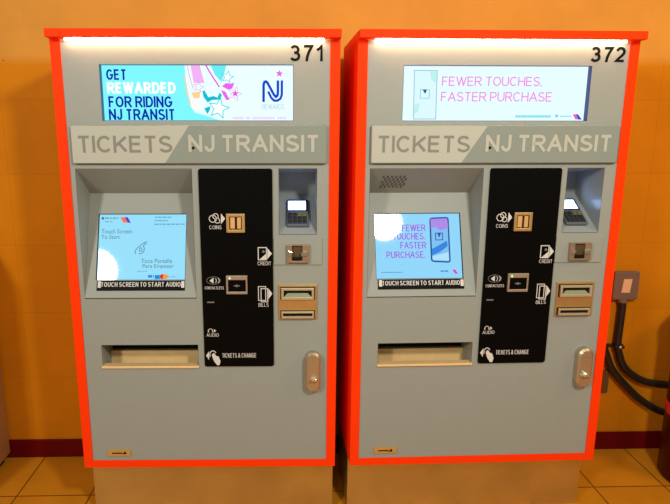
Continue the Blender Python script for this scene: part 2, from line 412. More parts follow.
def common(root):
    w = MB(); w.box(-0.398, 0.398, 0.065, DEPTH-0.02, Z0-0.20843, Z0-0.0005)
    w.build('plinth', M['plinth'], root)
    c = MB()
    c.holed(XL, XR, Z0, Z1, [(IL, IR, IB, IT)], -0.03, 0.0)
    c.box(XL, XL+0.02, 0.0301, DEPTH, Z0, Z1); c.box(XR-0.02, XR, 0.0301, DEPTH, Z0, Z1)
    c.box(XL+0.0201, XR-0.0201, 0.0301, DEPTH, Z1-0.02, Z1); c.box(XL+0.0201, XR-0.0201, 0.0301, DEPTH, Z0, Z0+0.02)
    c.box(XL+0.0201, XR-0.0201, DEPTH-0.02, DEPTH, Z0+0.0201, Z1-0.0201)
    c.build('cabinet', M['orange'], root)
    h = MB(); h.box(XL, XR, -0.0325, -0.0002, IT+0.0002, Z1)
    h.build('hood', M['orange'], root, bevel=0.002)
    s = MB(); s.box(IL+0.018, IR-0.018, -0.0120, -0.0030, IT-0.0050, IT)
    s.build('hood_light', M['led'], root)
    p = MB(FACE); p.holed(IL, IR, IB, IT, [H_DISP, H_TOUCH, H_TRAY, H_PIN], -0.024, -0.003)
    p.build('front_panel', M['gray'], root)
    # touch screen recess: sloping ceiling, tilted back plate with a hole for the screen, side cheeks
    r = MB()
    x0, x1 = H_TOUCH[0]+0.0007, H_TOUCH[1]-0.0007; ce = (x0, 0.003, 1.3688), (x1, 0.003, 1.3688); de = (x0, 0.112, 1.2852), (x1, 0.112, 1.2852); bo = (x0, 0.003, 0.9750), (x1, 0.003, 0.9750)
    r.quad([ce[0], ce[1], de[1], de[0]])
    r.quad([ce[0], de[0], (x0, 0.006, 0.9816), bo[0]]); r.quad([ce[1], bo[1], (x1, 0.006, 0.9816), de[1]])
    r.f = TOUCH
    r.holed(x0, x1, 0.004, TOUCH_LEN, [(SX0, SX1, SY0, SY1)], -0.002, 0.0)
    r.build('screen_recess', M['gray'], root, recalc=False)
    # label strip under the touch screen
    a = MB(TOUCH); a.rect(LX0, LX1, LY0, LY1, 0.0002, 0.0022)
    lab = a.build('audio_label', M['black'], root)
    t = MB(TOUCH)
    (tx0, ty1), (tx1, ty0) = (-0.3110, 0.0518), (-0.0715, 0.0377)
    letters(t, 'TOUCH SCREEN TO START AUDIO', (tx0, ty1), (tx1, ty0), 0.0022, 0.0030, 0.19)
    t.build('lettering', M['white_ink'], lab)
    for q in ((-0.3202, 0.0549), (-0.0698, 0.0541)):
        t = MB(TOUCH); t.rect(q[0], q[0]+0.0095, q[1]-0.020, q[1], 0.0022, 0.0030); t.build('white_block', M['white_ink'], lab)
    # sign panel
    s = MB(FACE); s.prism(rrect(-0.359, 0.364, 1.3830, 1.4925, 0.006), 0.0, 0.010, inset=0.0025, ih=0.0025)
    sign = s.build('sign_panel', M['sign_dark'], root)
    s = MB(FACE)
    dt, db = (-0.0252, 1.4940)[0], (-0.0954, 1.3836)[0]
    s.prism([(-0.3565, 1.3855), (db, 1.3855), (dt, 1.4900), (-0.3565, 1.4900)], 0.010, 0.0106)
    s.build('pale_half', M['sign_light'], sign)
    t = MB(FACE)
    (ax, at), (bx, ab) = (-0.3411, 1.4626), (-0.0734, 1.4150)
    letters(t, 'TICKETS', (ax, at), (bx, ab), 0.0104, 0.0112, 0.175, 0.12)
    t.build('lettering', M['sign_letter_dark'], sign)
    t = MB(FACE)
    (ax, at), (bx, ab) = (-0.0282, 1.4648), (0.3429, 1.4166)
    letters(t, 'NJ TRANSIT', (ax, at), (bx, ab), 0.0100, 0.0112, 0.215, 0.13, 0.30)
    t.build('lettering', M['sign_letter_light'], sign)
    t = MB(FACE); q = (-0.0149, 1.4281); t.dome(q[0], q[1], 0.0042, 0.010, 0.003, n=12)
    t.build('screw', M['ink'], sign)
    # black instruction panel with its printed symbols
    b = MB(FACE); b.prism(rrect(-0.0050, 0.2080, 0.7567, 1.3686, 0.007), -0.003, 0.0015)
    ip = b.build('instruction_panel', M['black'], root)
    z = (0.0015, 0.0023)
    k = MB(FACE)
    def circ(p, r, wd=0.0022): k.ring(p[0], p[1], r, wd, *z)
    circ((0.0334, 1.2218), 0.0105); circ((0.0414, 1.2290), 0.0080); circ((0.0463, 1.2158), 0.0072)
    def word(txt, p, q, wt=0.125): letters(k, txt, p, q, z[0], z[1], wt)
    k.prism([(0.0574, 1.2376), (0.0693, 1.2218), (0.0566, 1.2056)], *z)
    k.build('coins_symbol', M['white_ink'], ip); k = MB(FACE)
    word('COINS', (0.0222, 1.2018), (0.0582, 1.1906))
    k.build('lettering', M['white_ink'], ip); k = MB(FACE)
    k.stroke([(0.1644, 1.1346), (0.1887, 1.1346), (0.1886, 1.0972), (0.1645, 1.0973)], 0.0026, *z, closed=True)
    k.prism([(0.1681, 1.0979), (0.1882, 1.1162), (0.1880, 1.0978)], *z)
    k.build('card_symbol', M['white_ink'], ip); k = MB(FACE)
    k.prism([(0.1916, 1.1327), (0.2048, 1.1162), (0.1912, 1.0990)], *z)
    k.build('arrow', M['white_ink'], ip); k = MB(FACE)
    word('CREDIT', (0.1621, 1.0917), (0.2023, 1.0805))
    k.build('lettering', M['white_ink'], ip); k = MB(FACE)
    k.prism([(0.0173, 1.0329), (0.0301, 1.0422), (0.0295, 1.0238)], *z)
    k.build('arrow', M['white_ink'], ip); k = MB(FACE)
    word('CONTACTLESS', (0.0030, 1.0148), (0.0601, 1.0058))
    k.build('lettering', M['white_ink'], ip); k = MB(FACE)
    for dx in (0.0, 0.0085):
        q = (0.0328, 1.0329); k.ring(q[0]+dx, q[1], 0.0055, 0.0018, *z, ry=0.0075, n=8, a0=-1.2, a1=1.2)
    k.build('wave_symbol', M['white_ink'], ip); k = MB(FACE)
    k.stroke([(0.1633, 1.0140), (0.1849, 1.0139), (0.1850, 0.9704), (0.1633, 0.9704)], 0.0022, *z, closed=True)
    k.stroke([(0.1711, 1.0077), (0.1908, 1.0076), (0.1910, 0.9659), (0.1711, 0.9660)], 0.0024, *z, closed=True)
    k.build('bills_symbol', M['white_ink'], ip); k = MB(FACE)
    k.prism([(0.1933, 1.0082), (0.2048, 0.9912), (0.1929, 0.9741)], *z)
    k.build('arrow', M['white_ink'], ip); k = MB(FACE)
    word('BILLS', (0.1629, 0.9616), (0.1936, 0.9506))
    k.build('lettering', M['white_ink'], ip); k = MB(FACE)
    q = (0.0160, 0.8736); k.ring(q[0], q[1], 0.0065, 0.0018, *z, n=10, a0=0, a1=PI)
    k.rect(q[0]-0.0080, q[0]-0.0050, q[1]-0.0045, q[1]+0.001, *z); k.rect(q[0]+0.0050, q[0]+0.0080, q[1]-0.0045, q[1]+0.001, *z)
    k.build('headphones_symbol', M['white_ink'], ip); k = MB(FACE)
    k.prism([(0.0265, 0.8794), (0.0330, 0.8735), (0.0261, 0.8677)], *z)
    k.build('arrow', M['white_ink'], ip); k = MB(FACE)
    word('AUDIO', (0.0030, 0.8652), (0.0407, 0.8547))
    k.build('lettering', M['white_ink'], ip); k = MB(FACE)
    k.prism([(0.0000, 0.7930), (0.0097, 0.8071), (0.0088, 0.7787)], *z)
    k.build('arrow', M['white_ink'], ip); k = MB(FACE)
    q = (0.0216, 0.7952); k.ring(q[0], q[1], 0.0100, 0.0026, *z, ry=0.013, n=12, a0=0.5, a1=PI*1.15)
    k.prism([(0.0173, 0.7959), (0.0242, 0.8018), (0.0313, 0.7912), (0.0380, 0.7898), (0.0437, 0.7739), (0.0403, 0.7613), (0.0335, 0.7607), (0.0246, 0.7733), (0.0206, 0.7833)], *z)
    k.build('hand_symbol', M['white_ink'], ip); k = MB(FACE)
    word('TICKETS & CHANGE', (0.0493, 0.8003), (0.1540, 0.7859))
    k.build('lettering', M['white_ink'], ip)
    k = MB(FACE)
    q = (0.0298, 1.0332); k.ring(q[0], q[1], 0.0205, 0.0014, *z, ry=0.0115, n=24)
    k.build('oval_outline', M['dim_ink'], ip); k = MB(FACE)
    q = (0.1797, 1.1224); k.disc(q[0], q[1], 0.004, *z)
    k.build('card_dot', M['dim_ink'], ip); k = MB(FACE)
    (ax, at), (bx, ab) = (0.0086, 0.9672), (0.0302, 0.9630); k.rect(ax, bx, ab, at, *z)
    k.build('dash', M['dim_ink'], ip)
    # coin slot
    (ax, at), (bx, ab) = (0.0729, 1.2376), (0.1272, 1.1811)
    e = MB(FACE); e.holed(ax, bx, ab, at, [(ax+0.009, bx-0.009, ab+0.009, at-0.009)], 0.0016, 0.011)
    coin = e.build('coin_slot', M['gold'], root, bevel=0.0015)
    e = MB(FACE); mx = (ax+bx)/2+0.001
    e.rect(ax+0.0115, mx-0.0032, ab+0.0115, at-0.0115, 0.0016, 0.008); e.rect(mx+0.0032, bx-0.0115, ab+0.0115, at-0.0115, 0.0016, 0.008)
    e.build('coin_guide', M['guide'], coin, bevel=0.001)
    e = MB(FACE); e.rect(ax+0.009, bx-0.009, ab+0.009, at-0.009, 0.0016, 0.0028); e.build('slot_back', M['dark'], coin)
    # contactless reader
    (ax, at), (bx, ab) = (0.0678, 1.0499), (0.1312, 0.9921)
    e = MB(FACE); e.holed(ax, bx, ab, at, [(ax+0.006, bx-0.005, ab+0.008, at-0.0135)], 0.0016, 0.010)
    rd = e.build('contactless_reader', M['pale_reader'], root, bevel=0.0015)
    e = MB(FACE); e.rect(ax+0.006, bx-0.005, ab+0.008, at-0.0135, 0.0016, 0.007); e.build('reader_window', M['black'], rd)
    e = MB(FACE); e.disc(ax+0.011, at-0.0075, 0.0034, 0.010, 0.0115, n=12); e.build('status_light', M['pale_led'], rd)
    e = MB(FACE); q = ((ax+bx)/2, (ab+at)/2-0.003); e.disc(q[0], q[1], 0.004, 0.007, 0.0076, n=10); e.rect(q[0]-0.009, q[0]+0.009, q[1]-0.0015, q[1]+0.0015, 0.007, 0.0077); e.build('tap_mark', M['dim_ink'], rd)
    # pin pad bay
    r = MB(); x0, x1 = H_PIN[0]+0.0007, H_PIN[1]-0.0007
    A0, B0 = (0.003, 1.3688), (0.16, 1.3458); C0 = (0.16, 1.277); D0 = (0.003, 1.1725); D1 = (0.003, 1.1740)
    P = lambda x, q: (x, q[0], q[1])
    r.quad([P(x0, A0), P(x1, A0), P(x1, B0), P(x0, B0)]); r.quad([P(x0, B0), P(x1, B0), P(x1, C0), P(x0, C0)]); r.quad([P(x0, C0), P(x1, C0), P(x1, D1), P(x0, D1)])
    r.quad([P(x0, A0), P(x0, B0), P(x0, C0), P(x0, D0)]); r.quad([P(x1, A0), P(x1, D0), P(x1, C0), P(x1, B0)])
    r.build('pin_pad_bay', M['bay'], root, recalc=False)
    (ax, at), (bx, ab) = (0.2479, 0.1538), (0.3159, 0.0320)
    e = MB(PIN); e.prism(rrect(ax, bx, ab, at, 0.006), 0.0, 0.012, inset=0.003, ih=0.004)
    pad = e.build('pin_pad', M['pad'], root)
    (ax, at), (bx, ab) = (0.2510, 0.1440), (0.3091, 0.0942)
    e = MB(PIN); e.rect(ax, bx+0.003, ab, at, 0.012, 0.0135); e.build('display_bezel', M['ink'], pad)
    (ax, at), (bx, ab) = (0.2529, 0.1392), (0.3067, 0.0980)
    e = MB(PIN); e.rect(ax, bx, ab, at, 0.0135, 0.0143); e.build('pad_display', M['pad_screen'], pad)
    (ax, at), (bx, ab) = (0.2513, 0.0832), (0.3098, 0.0365)
    for j in range(3):
        for i in range(4):
            kx = ax+(i+0.5)*(bx-ax)/4; ky = at-(j+0.5)*(at-ab)/3
            e = MB(PIN); e.rect(kx-0.0058, kx+0.0058, ky-0.0075, ky+0.0075, 0.012, 0.016, inset=0.0012, ih=0.0012)
            e.build('key', M['yellow_key'] if (j == 0 and i >= 2) else M['key'], pad)
    # card reader
    e = MB(FACE); e.prism(rrect(0.2100, 0.354, 1.0805, 1.163, 0.003), -0.003, 0.0008, inset=0.001, ih=0.001)
    cm = e.build('card_module_plate', M['gray'], root)
    ax, bx, ab, at = 0.249, 0.315, 1.0895, 1.1441
    e = MB(FACE); e.holed(ax, bx, ab, at, [(ax+0.015, bx-0.020, ab+0.006, at-0.002)], 0.0008, 0.012)
    cr = e.build('card_reader', M['reader_steel'], root, bevel=0.001)
    e = MB(FACE); e.rect(ax+0.015, bx-0.020, ab+0.006, at-0.002, 0.0008, 0.002); e.build('reader_throat', M['throat'], cr)
    e = MB(FACE); e.rect(ax+0.016, bx-0.021, ab+0.010, ab+0.0155, 0.002, 0.014); e.build('card_slot', M['dark'], cr)
    for sx, side in ((ax+0.005, 1), (bx-0.0235, -1)):
        e = MB(FACE); zc = (ab+at)/2+0.002
        w_ = 0.0105 if side == 1 else 0.019
        e.prism([(sx, zc-0.008), (sx+w_, zc-0.004 if side == 1 else zc-0.006), (sx+w_, zc+0.004 if side == 1 else zc+0.006), (sx, zc+0.009 if side == 1 else zc+0.003)], 0.012, 0.019)
        e.build('card_guide', M['chrome'], cr, bevel=0.001)
    # bill and receipt plate
    ax, bx, ab, at = 0.2240, 0.3390, 0.9113, 1.0196
    e = MB(FACE); e.rect(ax, bx, ab, at, -0.003, 0.004); bp_ = e.build('bill_plate', M['gold'], root, bevel=0.001)
    for nm, (y0, y1), ins in (('bill_slot', (0.9730, 1.0130), 0.010), ('receipt_slot', (0.9140, 0.9390), 0.008)):
        x0_, x1_ = 0.2290, 0.3330
        e = MB(FACE); e.rect(x0_, x1_, y0, y1, 0.004, 0.0052); sh = e.build('slot_gasket', M['dark'], bp_)
        e = MB(FACE); e.holed(x0_+0.003, x1_-0.003, y0+0.002, y1-0.002, [(x0_+ins, x1_-ins, y0+ins, y1-ins*0.9)], 0.0052, 0.013)
        sl = e.build(nm, M['pale_steel'], bp_, bevel=0.0012)
        if nm == 'bill_slot':
            e = MB(FACE); e.quad([FACE(x0_+ins, y0+ins, 0.0115), FACE(x1_-ins, y0+ins, 0.0115), FACE(x1_-ins-0.012, y0+ins+0.011, 0.0056), FACE(x0_+ins+0.012, y0+ins+0.011, 0.0056)])
            e.build('slot_lip', M['lip'], bp_)
    # ticket tray: a well behind the slot, bright steel back plate, dark flap gap above it
    x0, x1, y0, y1 = H_TRAY; TD = 0.089; zt = 0.7745; zl = 0.7100
    e = MB(); e.quad([(x0, TD, zl), (x1, TD, zl), (x1, TD, zt), (x0, TD, zt)]); e.quad([(x0, 0.003, zl), (x1, 0.003, zl), (x1, TD, zl), (x0, TD, zl)]); e.quad([(x0, TD, zt), (x1, TD, zt), (x1, TD+0.02, zt), (x0, TD+0.02, zt)])
    tr = e.build('ticket_tray', M['tray'], root)
    e = MB(); e.quad([(x0, TD+0.02, zt), (x1, TD+0.02, zt), (x1, TD+0.02, y1), (x0, TD+0.02, y1)]); e.quad([(x0, 0.003, y1), (x1, 0.003, y1), (x1, TD+0.02, y1), (x0, TD+0.02, y1)])
    e.build('tray_flap', M['dark'], tr)
    for x in (x0+0.0007, x1-0.0007):
        e = MB(); e.quad([(x, 0.003, zl), (x, 0.003, y1), (x, TD+0.02, y1), (x, TD+0.02, zl)]); e.build('tray_cheek', M['gray'], tr)
    e = MB(FACE); e.rect(x0-0.001, x1+0.001, y0-0.005, y0+0.002, -0.026, 0.003); e.build('tray_lip', M['tray_lip'], tr, bevel=0.001)
    # lock handle
    lx, hw = 0.3275, 0.0235
    lz0, lz1 = (0.3319, 0.6778)[1], (0.3312, 0.8082)[1]
    poly = [(lx+hw*math.cos(PI*i/14), lz1-hw+hw*math.sin(PI*i/14)) for i in range(15)] + [(lx-hw*math.cos(PI*i/14), lz0+hw-hw*math.sin(PI*i/14)) for i in range(15)]
    e = MB(FACE); e.prism(poly, -0.003, 0.026, inset=0.006, ih=0.006); lk = e.build('lock_handle', M['lock'], root, smooth=True)
    e = MB(FACE); kz = (0.3348, 0.7190)[1]
    e.prism([(lx+0.003+0.012*math.cos(PI*i/10), kz+0.012*math.sin(PI*i/10)) for i in range(11)], 0.026, 0.040, inset=0.002, ih=0.003); e.build('lock_knob', M['chrome'], lk)
    e = MB(FACE)
    for i in range(4): e.rect(lx-0.012+i*0.006, lx-0.009+i*0.006, kz-0.008, kz-0.003, 0.026, 0.0265)
    e.build('lock_marks', M['dim_ink'], lk)
    e = MB(FACE); e.rect(lx-0.010, lx+0.010, lz1-0.028, lz1-0.027, 0.026, 0.0264); e.build('lock_line', M['dim_ink'], lk)
    # maker's plate, its print too small to read
    (ax, at), (bx, ab) = (-0.3223, 0.4716), (-0.2504, 0.4505)
    e = MB(FACE); e.prism(rrect(ax, bx, ab, at, 0.003), -0.003, 0.001); mp_ = e.build('nameplate', M['plate_gold'], root)
    e = MB(FACE); mz = (ab+at)/2
    e.rect(ax+0.013, bx-0.026, mz-0.0022, mz+0.0016, 0.001, 0.0016); e.prism([(bx-0.027, mz-0.004), (bx-0.014, mz-0.004), (bx-0.014, mz+0.001), (bx-0.018, mz+0.006), (bx-0.021, mz+0.001)], 0.001, 0.0016)
    e.build('plate_print', M['ink'], mp_)

# tilted back plate: opening for the screen and strip under it (both in the plate's own coordinates)
(SX0, SY1), (SX1, SY0) = ((-0.3279, 0.2655)[0], (-0.1708, 0.2649)[1]), ((-0.0586, 0.1503)[0], (-0.1641, 0.0581)[1])
(LX0, LY1), (LX1, LY0) = ((-0.3233, 0.0577)[0], (-0.1941, 0.0564)[1]), ((-0.0589, 0.0395)[0], (-0.1930, 0.0259)[1])
M['pale_reader'] = mat('reader_bezel', (0.50, 0.40, 0.30), 0.4, 0.7, noise=0.05)
M['bay'] = mat('bay_gray', (0.29, 0.32, 0.32), 0.28, spec=0.6, noise=0.03)
M['pad_screen'] = emat('pad_screen_light', (150, 190, 255), 7.0)
M['reader_steel'] = mat('reader_steel', (0.46, 0.34, 0.22), 0.4, 0.8, noise=0.15, nscale=60)
M['throat'] = mat('throat_bronze', (0.11, 0.07, 0.03), 0.5, 0.3, noise=0.3, nscale=80)
M['guide'] = mat('coin_guide_steel', (0.85, 0.52, 0.20), 0.4, 0.5, noise=0.08)
M['lip'] = mat('green_lip', (0.22, 0.25, 0.13), 0.4, noise=0.05)
M['tray_lip'] = mat('tray_lip_steel', (0.92, 0.64, 0.30), 0.4, 0.2, noise=0.1)
M['plate_gold'] = mat('plate_gold', (0.62, 0.38, 0.10), 0.45, 0.4, noise=0.06)

LA = 'orange framed gray ticket machine numbered 371, the left one of the two'
LB = 'orange framed gray ticket machine numbered 372, next to the junction box on the wall'
mach_a = thing('ticket_machine', (-0.33573, 1.97621, 0), 0.0123, LA, 'ticket machine', 'ticket machines against the ochre wall')
mach_b = thing('ticket_machine', (0.66333, 2.00460, 0), 0.0430, LB, 'ticket machine', 'ticket machines against the ochre wall')
common(mach_a)
def copy_children(src, dst):
    for ch in list(src.children):
        c = ch.copy(); COL.objects.link(c); c.parent = dst
        copy_children(ch, c)
copy_children(mach_a, mach_b)

# numbers
def number(root, txt, p, q):
    k = MB(FACE); letters(k, txt, p, q, -0.003, -0.0022, 0.20, 0.17); k.build('unit_number', M['ink'], root)
number(mach_a, '371', (0.2596, 1.7116), (0.3511, 1.6674))
number(mach_b, '372', (0.2611, 1.7113), (0.3623, 1.6688))

E = {}
def em(rgb, s=1.0):
    key = (rgb, s)
    if key not in E: E[key] = emat('lit_%02x%02x%02x' % rgb, rgb, s)
    return E[key]

def display_shell(root, m):
    x0, x1, y0, y1 = H_DISP
    e = MB(FACE); e.holed(x0-0.003, x1+0.003, y0-0.003, y1+0.003, [(x0+0.0002, x1-0.0002, y0+0.0002, y1-0.0002)], -DISP_D-0.002, -0.0245)
    e = MB()
    d0, d1 = 0.0035, DISP_D+0.001
    e.box(x0, x0+0.0012, d0, d1, y0, y1); e.box(x1-0.0012, x1, d0, d1, y0, y1); e.box(x0, x1, d0, d1, y1-0.0012, y1); e.box(x0, x1, d0, d1, y0, y0+0.0012)
    e.build('display_surround', M['surround'], root)
    e = MB(DISP); e.rect(x0, x1, y0, y1, -0.004, 0.0)
    return e.build('display', m, root)
M['surround'] = mat('surround_with_display_glow', (0.006, 0.022, 0.20), 0.3)  # blue glow of the display is painted into the dark surround

# ---- upper display of the left machine
dsp = display_shell(mach_a, em((232, 254, 255), 1.05))
k = MB(DISP); z = (0.0, 0.0006)
lf = H_DISP[0]
k.prism([(lf, 1.5045), (lf, 1.6585), (-0.0360, 1.6601), (-0.0340, 1.6043), (-0.0262, 1.5488), (-0.0114, 1.5278), (0.0197, 1.5194), (0.0649, 1.5042)], *z)
k.build('cyan_field', em((128, 250, 255)), dsp)
def dtext(fm, dst, txt, p, q, m, h, bold=0.03): 
    t = MB(fm)
    if txt.upper() == txt: letters(t, txt, p, q, h-0.0005, h, 0.10+bold*3.6, 0.11)
    else: t.text(txt, p[0], q[0], q[1], p[1], 0, h, bold=bold)
    return t.build('screen_text', m, dst)
navy = em((8, 40, 175)); white = em((255, 255, 255), 1.05)
dtext(DISP, dsp, 'GET', (-0.2568, 1.6473), (-0.1998, 1.6181), navy, 0.0012)
dtext(DISP, dsp, 'REWARDED', (-0.2569, 1.6123), (-0.0632, 1.5805), white, 0.0012, 0.045)
dtext(DISP, dsp, 'FOR RIDING', (-0.2550, 1.5731), (-0.0745, 1.5423), navy, 0.0012)
dtext(DISP, dsp, 'NJ TRANSIT', (-0.2562, 1.5377), (-0.0680, 1.5067), navy, 0.0012)
def graphic(name, m, polys=(), strokes=(), h=0.0012, fm=DISP, dst=None):
    k = MB(fm)
    for p in polys: k.prism(p, h-0.0005, h)
    for i, (pts, wd, cl) in enumerate(strokes): k.stroke(pts, wd, h-0.0005, h+0.0002*(i+1), closed=cl)
    return k.build(name, m, dst)
P1 = [(-0.0290, 1.6601), (-0.0206, 1.6601), (-0.0057, 1.6070), (-0.0146, 1.5932)]
graphic('shooting_star_trail', em((245, 180, 246)), [[(-0.0195, 1.6601), (0.0060, 1.6601), (0.0184, 1.6098), (-0.0118, 1.6098)]], [([(-0.0290, 1.6601), (-0.0232, 1.6290), (-0.0140, 1.5946)], 0.0026, False)], dst=dsp)
graphic('shooting_star', em((240, 150, 235)), [], [(star(*(0.0014, 1.5988), 0.0150, 0.2), 0.0016, True)], h=0.0018, dst=dsp)
graphic('shooting_star_trail', em((255, 210, 150)), [[(-0.0192, 1.5835), (0.0063, 1.5863), (0.0028, 1.5683), (-0.0141, 1.5683)]], [([(-0.0369, 1.6290), (-0.0313, 1.5849), (-0.0232, 1.5460)], 0.0034, False)], dst=dsp)
graphic('white_trail', em((255, 252, 250), 1.0), [[(-0.0199, 1.5669), (0.0043, 1.5683), (0.0088, 1.5348), (-0.0180, 1.5404)]], dst=dsp)
graphic('shooting_star_trail', em((235, 90, 215)), [], [([(0.0228, 1.6596), (0.0388, 1.6318), (0.0601, 1.5988)], 0.0040, False)], dst=dsp)
graphic('shooting_star_trail', em((110, 238, 245)), [[(0.0360, 1.6602), (0.0814, 1.6602), (0.0771, 1.6442), (0.0667, 1.6126), (0.0486, 1.6318)]], [], dst=dsp)
graphic('shooting_star', em((70, 220, 235)), [star(*(0.0834, 1.6264), 0.0195, 0.25)], [], h=0.0016, dst=dsp)
graphic('star_fill', white, [star(*(0.0834, 1.6264), 0.0140, 0.25)], [], h=0.0020, dst=dsp)
graphic('magenta_burst', em((240, 100, 240)), [[(0.0669, 1.6010), (0.0790, 1.6099), (0.0917, 1.6082), (0.1027, 1.6110), (0.0961, 1.5944), (0.0842, 1.5917)], [(0.0644, 1.5911), (0.0773, 1.5856), (0.0880, 1.5634), (0.0795, 1.5622), (0.0708, 1.5756)]], [], dst=dsp)
graphic('shooting_star', em((235, 90, 215)), [star(*(0.1043, 1.5806), 0.0105, 0.1)], [(star(*(0.1037, 1.5801), 0.0205, 0.3), 0.0012, True)], h=0.0016, dst=dsp)
graphic('teal_burst', em((15, 190, 215)), [[(0.0117, 1.5877), (0.0180, 1.5894), (0.0281, 1.5705), (0.0427, 1.5739), (0.0542, 1.5695), (0.0602, 1.5839), (0.0668, 1.5767), (0.0597, 1.5639), (0.0381, 1.5628), (0.0254, 1.5561), (0.0146, 1.5711)], [(0.0152, 1.5393), (0.0336, 1.5460), (0.0304, 1.5337), (0.0238, 1.5236)]], [], dst=dsp)
graphic('shooting_star', em((60, 220, 228)), [star(*(0.0567, 1.5393), 0.0330, 0.22)], [], h=0.0016, dst=dsp)
graphic('star_fill', white, [star(*(0.0567, 1.5393), 0.0260, 0.22)], [], h=0.0020, dst=dsp)
graphic('pink_star', em((238, 105, 225)), [star(*(0.2300, 1.6359), 0.0110, 0.1)], [], dst=dsp)
blue = em((14, 72, 205))
graphic('logo', blue, [], [([(0.1845, 1.5573), (0.1851, 1.6056), (0.1880, 1.6133), (0.1931, 1.6139), (0.1970, 1.6089), (0.2149, 1.5763), (0.2194, 1.5718), (0.2239, 1.5752), (0.2254, 1.5824), (0.2257, 1.6172)], 0.0072, False),
                          ([(0.1979, 1.5865), (0.2068, 1.5685), (0.2147, 1.5612), (0.2238, 1.5612), (0.2324, 1.5668), (0.2364, 1.5774), (0.2370, 1.6172)], 0.0066, False)], dst=dsp)
dtext(DISP, dsp, 'REWARDS', (0.1810, 1.5511), (0.2431, 1.5366), em((165, 205, 235)), 0.0012, 0.0)
k = MB(DISP)                                                    # line of print too small to read
for i, (xa, xb) in enumerate([(a, a+1.7) for a in (0, 2.2, 4.4, 6.6, 8.8, 13, 15.2, 19.6, 21.8, 24, 26.2, 28.4, 30.6, 32.8, 35, 37.2, 39.4, 44.6, 46.8, 49, 51.2)]):
    p, q = (0.0966, 1.5157), (0.2504, 1.5090); sc = (q[0]-p[0])/53.8
    k.rect(p[0]+xa*sc, p[0]+xb*sc, q[1], p[1], 0.0, 0.0012)
k.build('fine_print', em((246, 208, 250)), dsp)

# ---- upper display of the right machine
dsp = display_shell(mach_b, em((228, 252, 255), 1.05))
ph = [(-0.2352, 1.6458), (-0.1699, 1.6455), (-0.1679, 1.5099), (-0.2326, 1.5098)]
graphic('phone', em((222, 252, 255)), [ph], [], h=0.0006, dst=dsp)
graphic('phone_outline', em((105, 165, 215)), [], [(ph, 0.0016, True)], dst=dsp)
graphic('phone_tint', em((190, 245, 235)), [[(-0.1904, 1.6429), (-0.1717, 1.6430), (-0.1716, 1.6112), (-0.1850, 1.6195)]], [], h=0.0010, dst=dsp)
graphic('phone_tint', em((190, 245, 235)), [[(-0.2313, 1.5495), (-0.2168, 1.5551), (-0.2201, 1.5297), (-0.2309, 1.5240)]], [], h=0.0010, dst=dsp)
graphic('app_symbol', em((120, 205, 222)), [], [([(-0.2158, 1.5927), (-0.1898, 1.5927), (-0.1893, 1.5687), (-0.2153, 1.5686)], 0.0018, True)], dst=dsp)
graphic('app_symbol', em((35, 90, 150)), [[(-0.2094, 1.5927), (-0.1973, 1.5927), (-0.1993, 1.5849), (-0.2026, 1.5815)]], [], h=0.0014, dst=dsp)
pk = em((248, 140, 225))
dtext(DISP, dsp, 'FEWER TOUCHES,', (-0.1547, 1.6295), (0.1359, 1.6033), pk, 0.0012, 0.01)
dtext(DISP, dsp, 'FASTER PURCHASE', (-0.1554, 1.5867), (0.1691, 1.5599), pk, 0.0012, 0.01)
p, q = (0.0658, 1.5210), (0.1714, 1.5142)
k = MB(DISP)
for i in range(12): k.rect(p[0]+(q[0]-p[0])*i/12, p[0]+(q[0]-p[0])*(i+0.82)/12, q[1], p[1], 0, 0.0012)
k.build('fine_print', em((130, 228, 238)), dsp)
graphic('fine_print', em((120, 215, 232)), [[(0.1831, 1.5229), (0.1914, 1.5229), (0.1921, 1.5154), (0.1838, 1.5154)]], [([(0.1978, 1.5183), (0.2305, 1.5183)], 0.0028, False)], dst=dsp)
graphic('flag_symbol', em((240, 90, 205)), [[(0.2347, 1.5241), (0.2448, 1.5241), (0.2534, 1.5091), (0.2444, 1.5091)]], [], dst=dsp)
graphic('flag_symbol', em((20, 80, 190)), [[(0.2448, 1.5241), (0.2501, 1.5241), (0.2630, 1.5086), (0.2534, 1.5086)]], [], dst=dsp)

# ---- touch screens
def touch_shell(root, m):
    e = MB(TOUCH); t = 0.0012
    e.rect(SX0, SX0+t, SY0, SY1, -0.012, -0.0001); e.rect(SX1-t, SX1, SY0, SY1, -0.012, -0.0001)
    e.rect(SX0+t, SX1-t, SY1-t, SY1, -0.012, -0.0001); e.rect(SX0+t, SX1-t, SY0, SY0+t, -0.012, -0.0001)
    e.build('screen_surround', M['ink'], root)
    e = MB(TOUCH); e.rect(SX0+t, SX1-t, SY0+t, SY1-t, -0.012, SCR_H)
    return e.build('touch_screen', m, root)
def lines(fm, dst, p, q, n, m, h, gap=0.25):
    k = MB(fm); random.seed(int(abs(p[0])*1e5) % 1000); x = p[0]
    while x < q[0]-0.002:
        w_ = random.uniform(0.004, 0.014); k.rect(x, min(x+w_, q[0]), q[1], p[1], h-0.0006, h); x += w_+0.0025
    return k.build('fine_print', m, dst)
hs = SCR_H+0.0006
scr_a = touch_shell(mach_a, glass_screen('touch_screen_glass_pale', (148, 222, 250)))
scr_b = touch_shell(mach_b, glass_screen('touch_screen_glass_blue', (142, 212, 250)))
tx = em((95, 120, 135)); dk = em((45, 75, 95)); fade = em((115, 170, 195))
lines(TOUCH, scr_a, (-0.3112, 0.2545), (-0.2690, 0.2497), 3, fade, hs); lines(TOUCH, scr_a, (-0.3100, 0.2425), (-0.2873, 0.2399), 3, fade, hs)
graphic('printed_mark', dk, [[(-0.3204, 0.2552), (-0.3143, 0.2552), (-0.3140, 0.2482), (-0.3201, 0.2482)]], [], h=hs, fm=TOUCH, dst=scr_a)
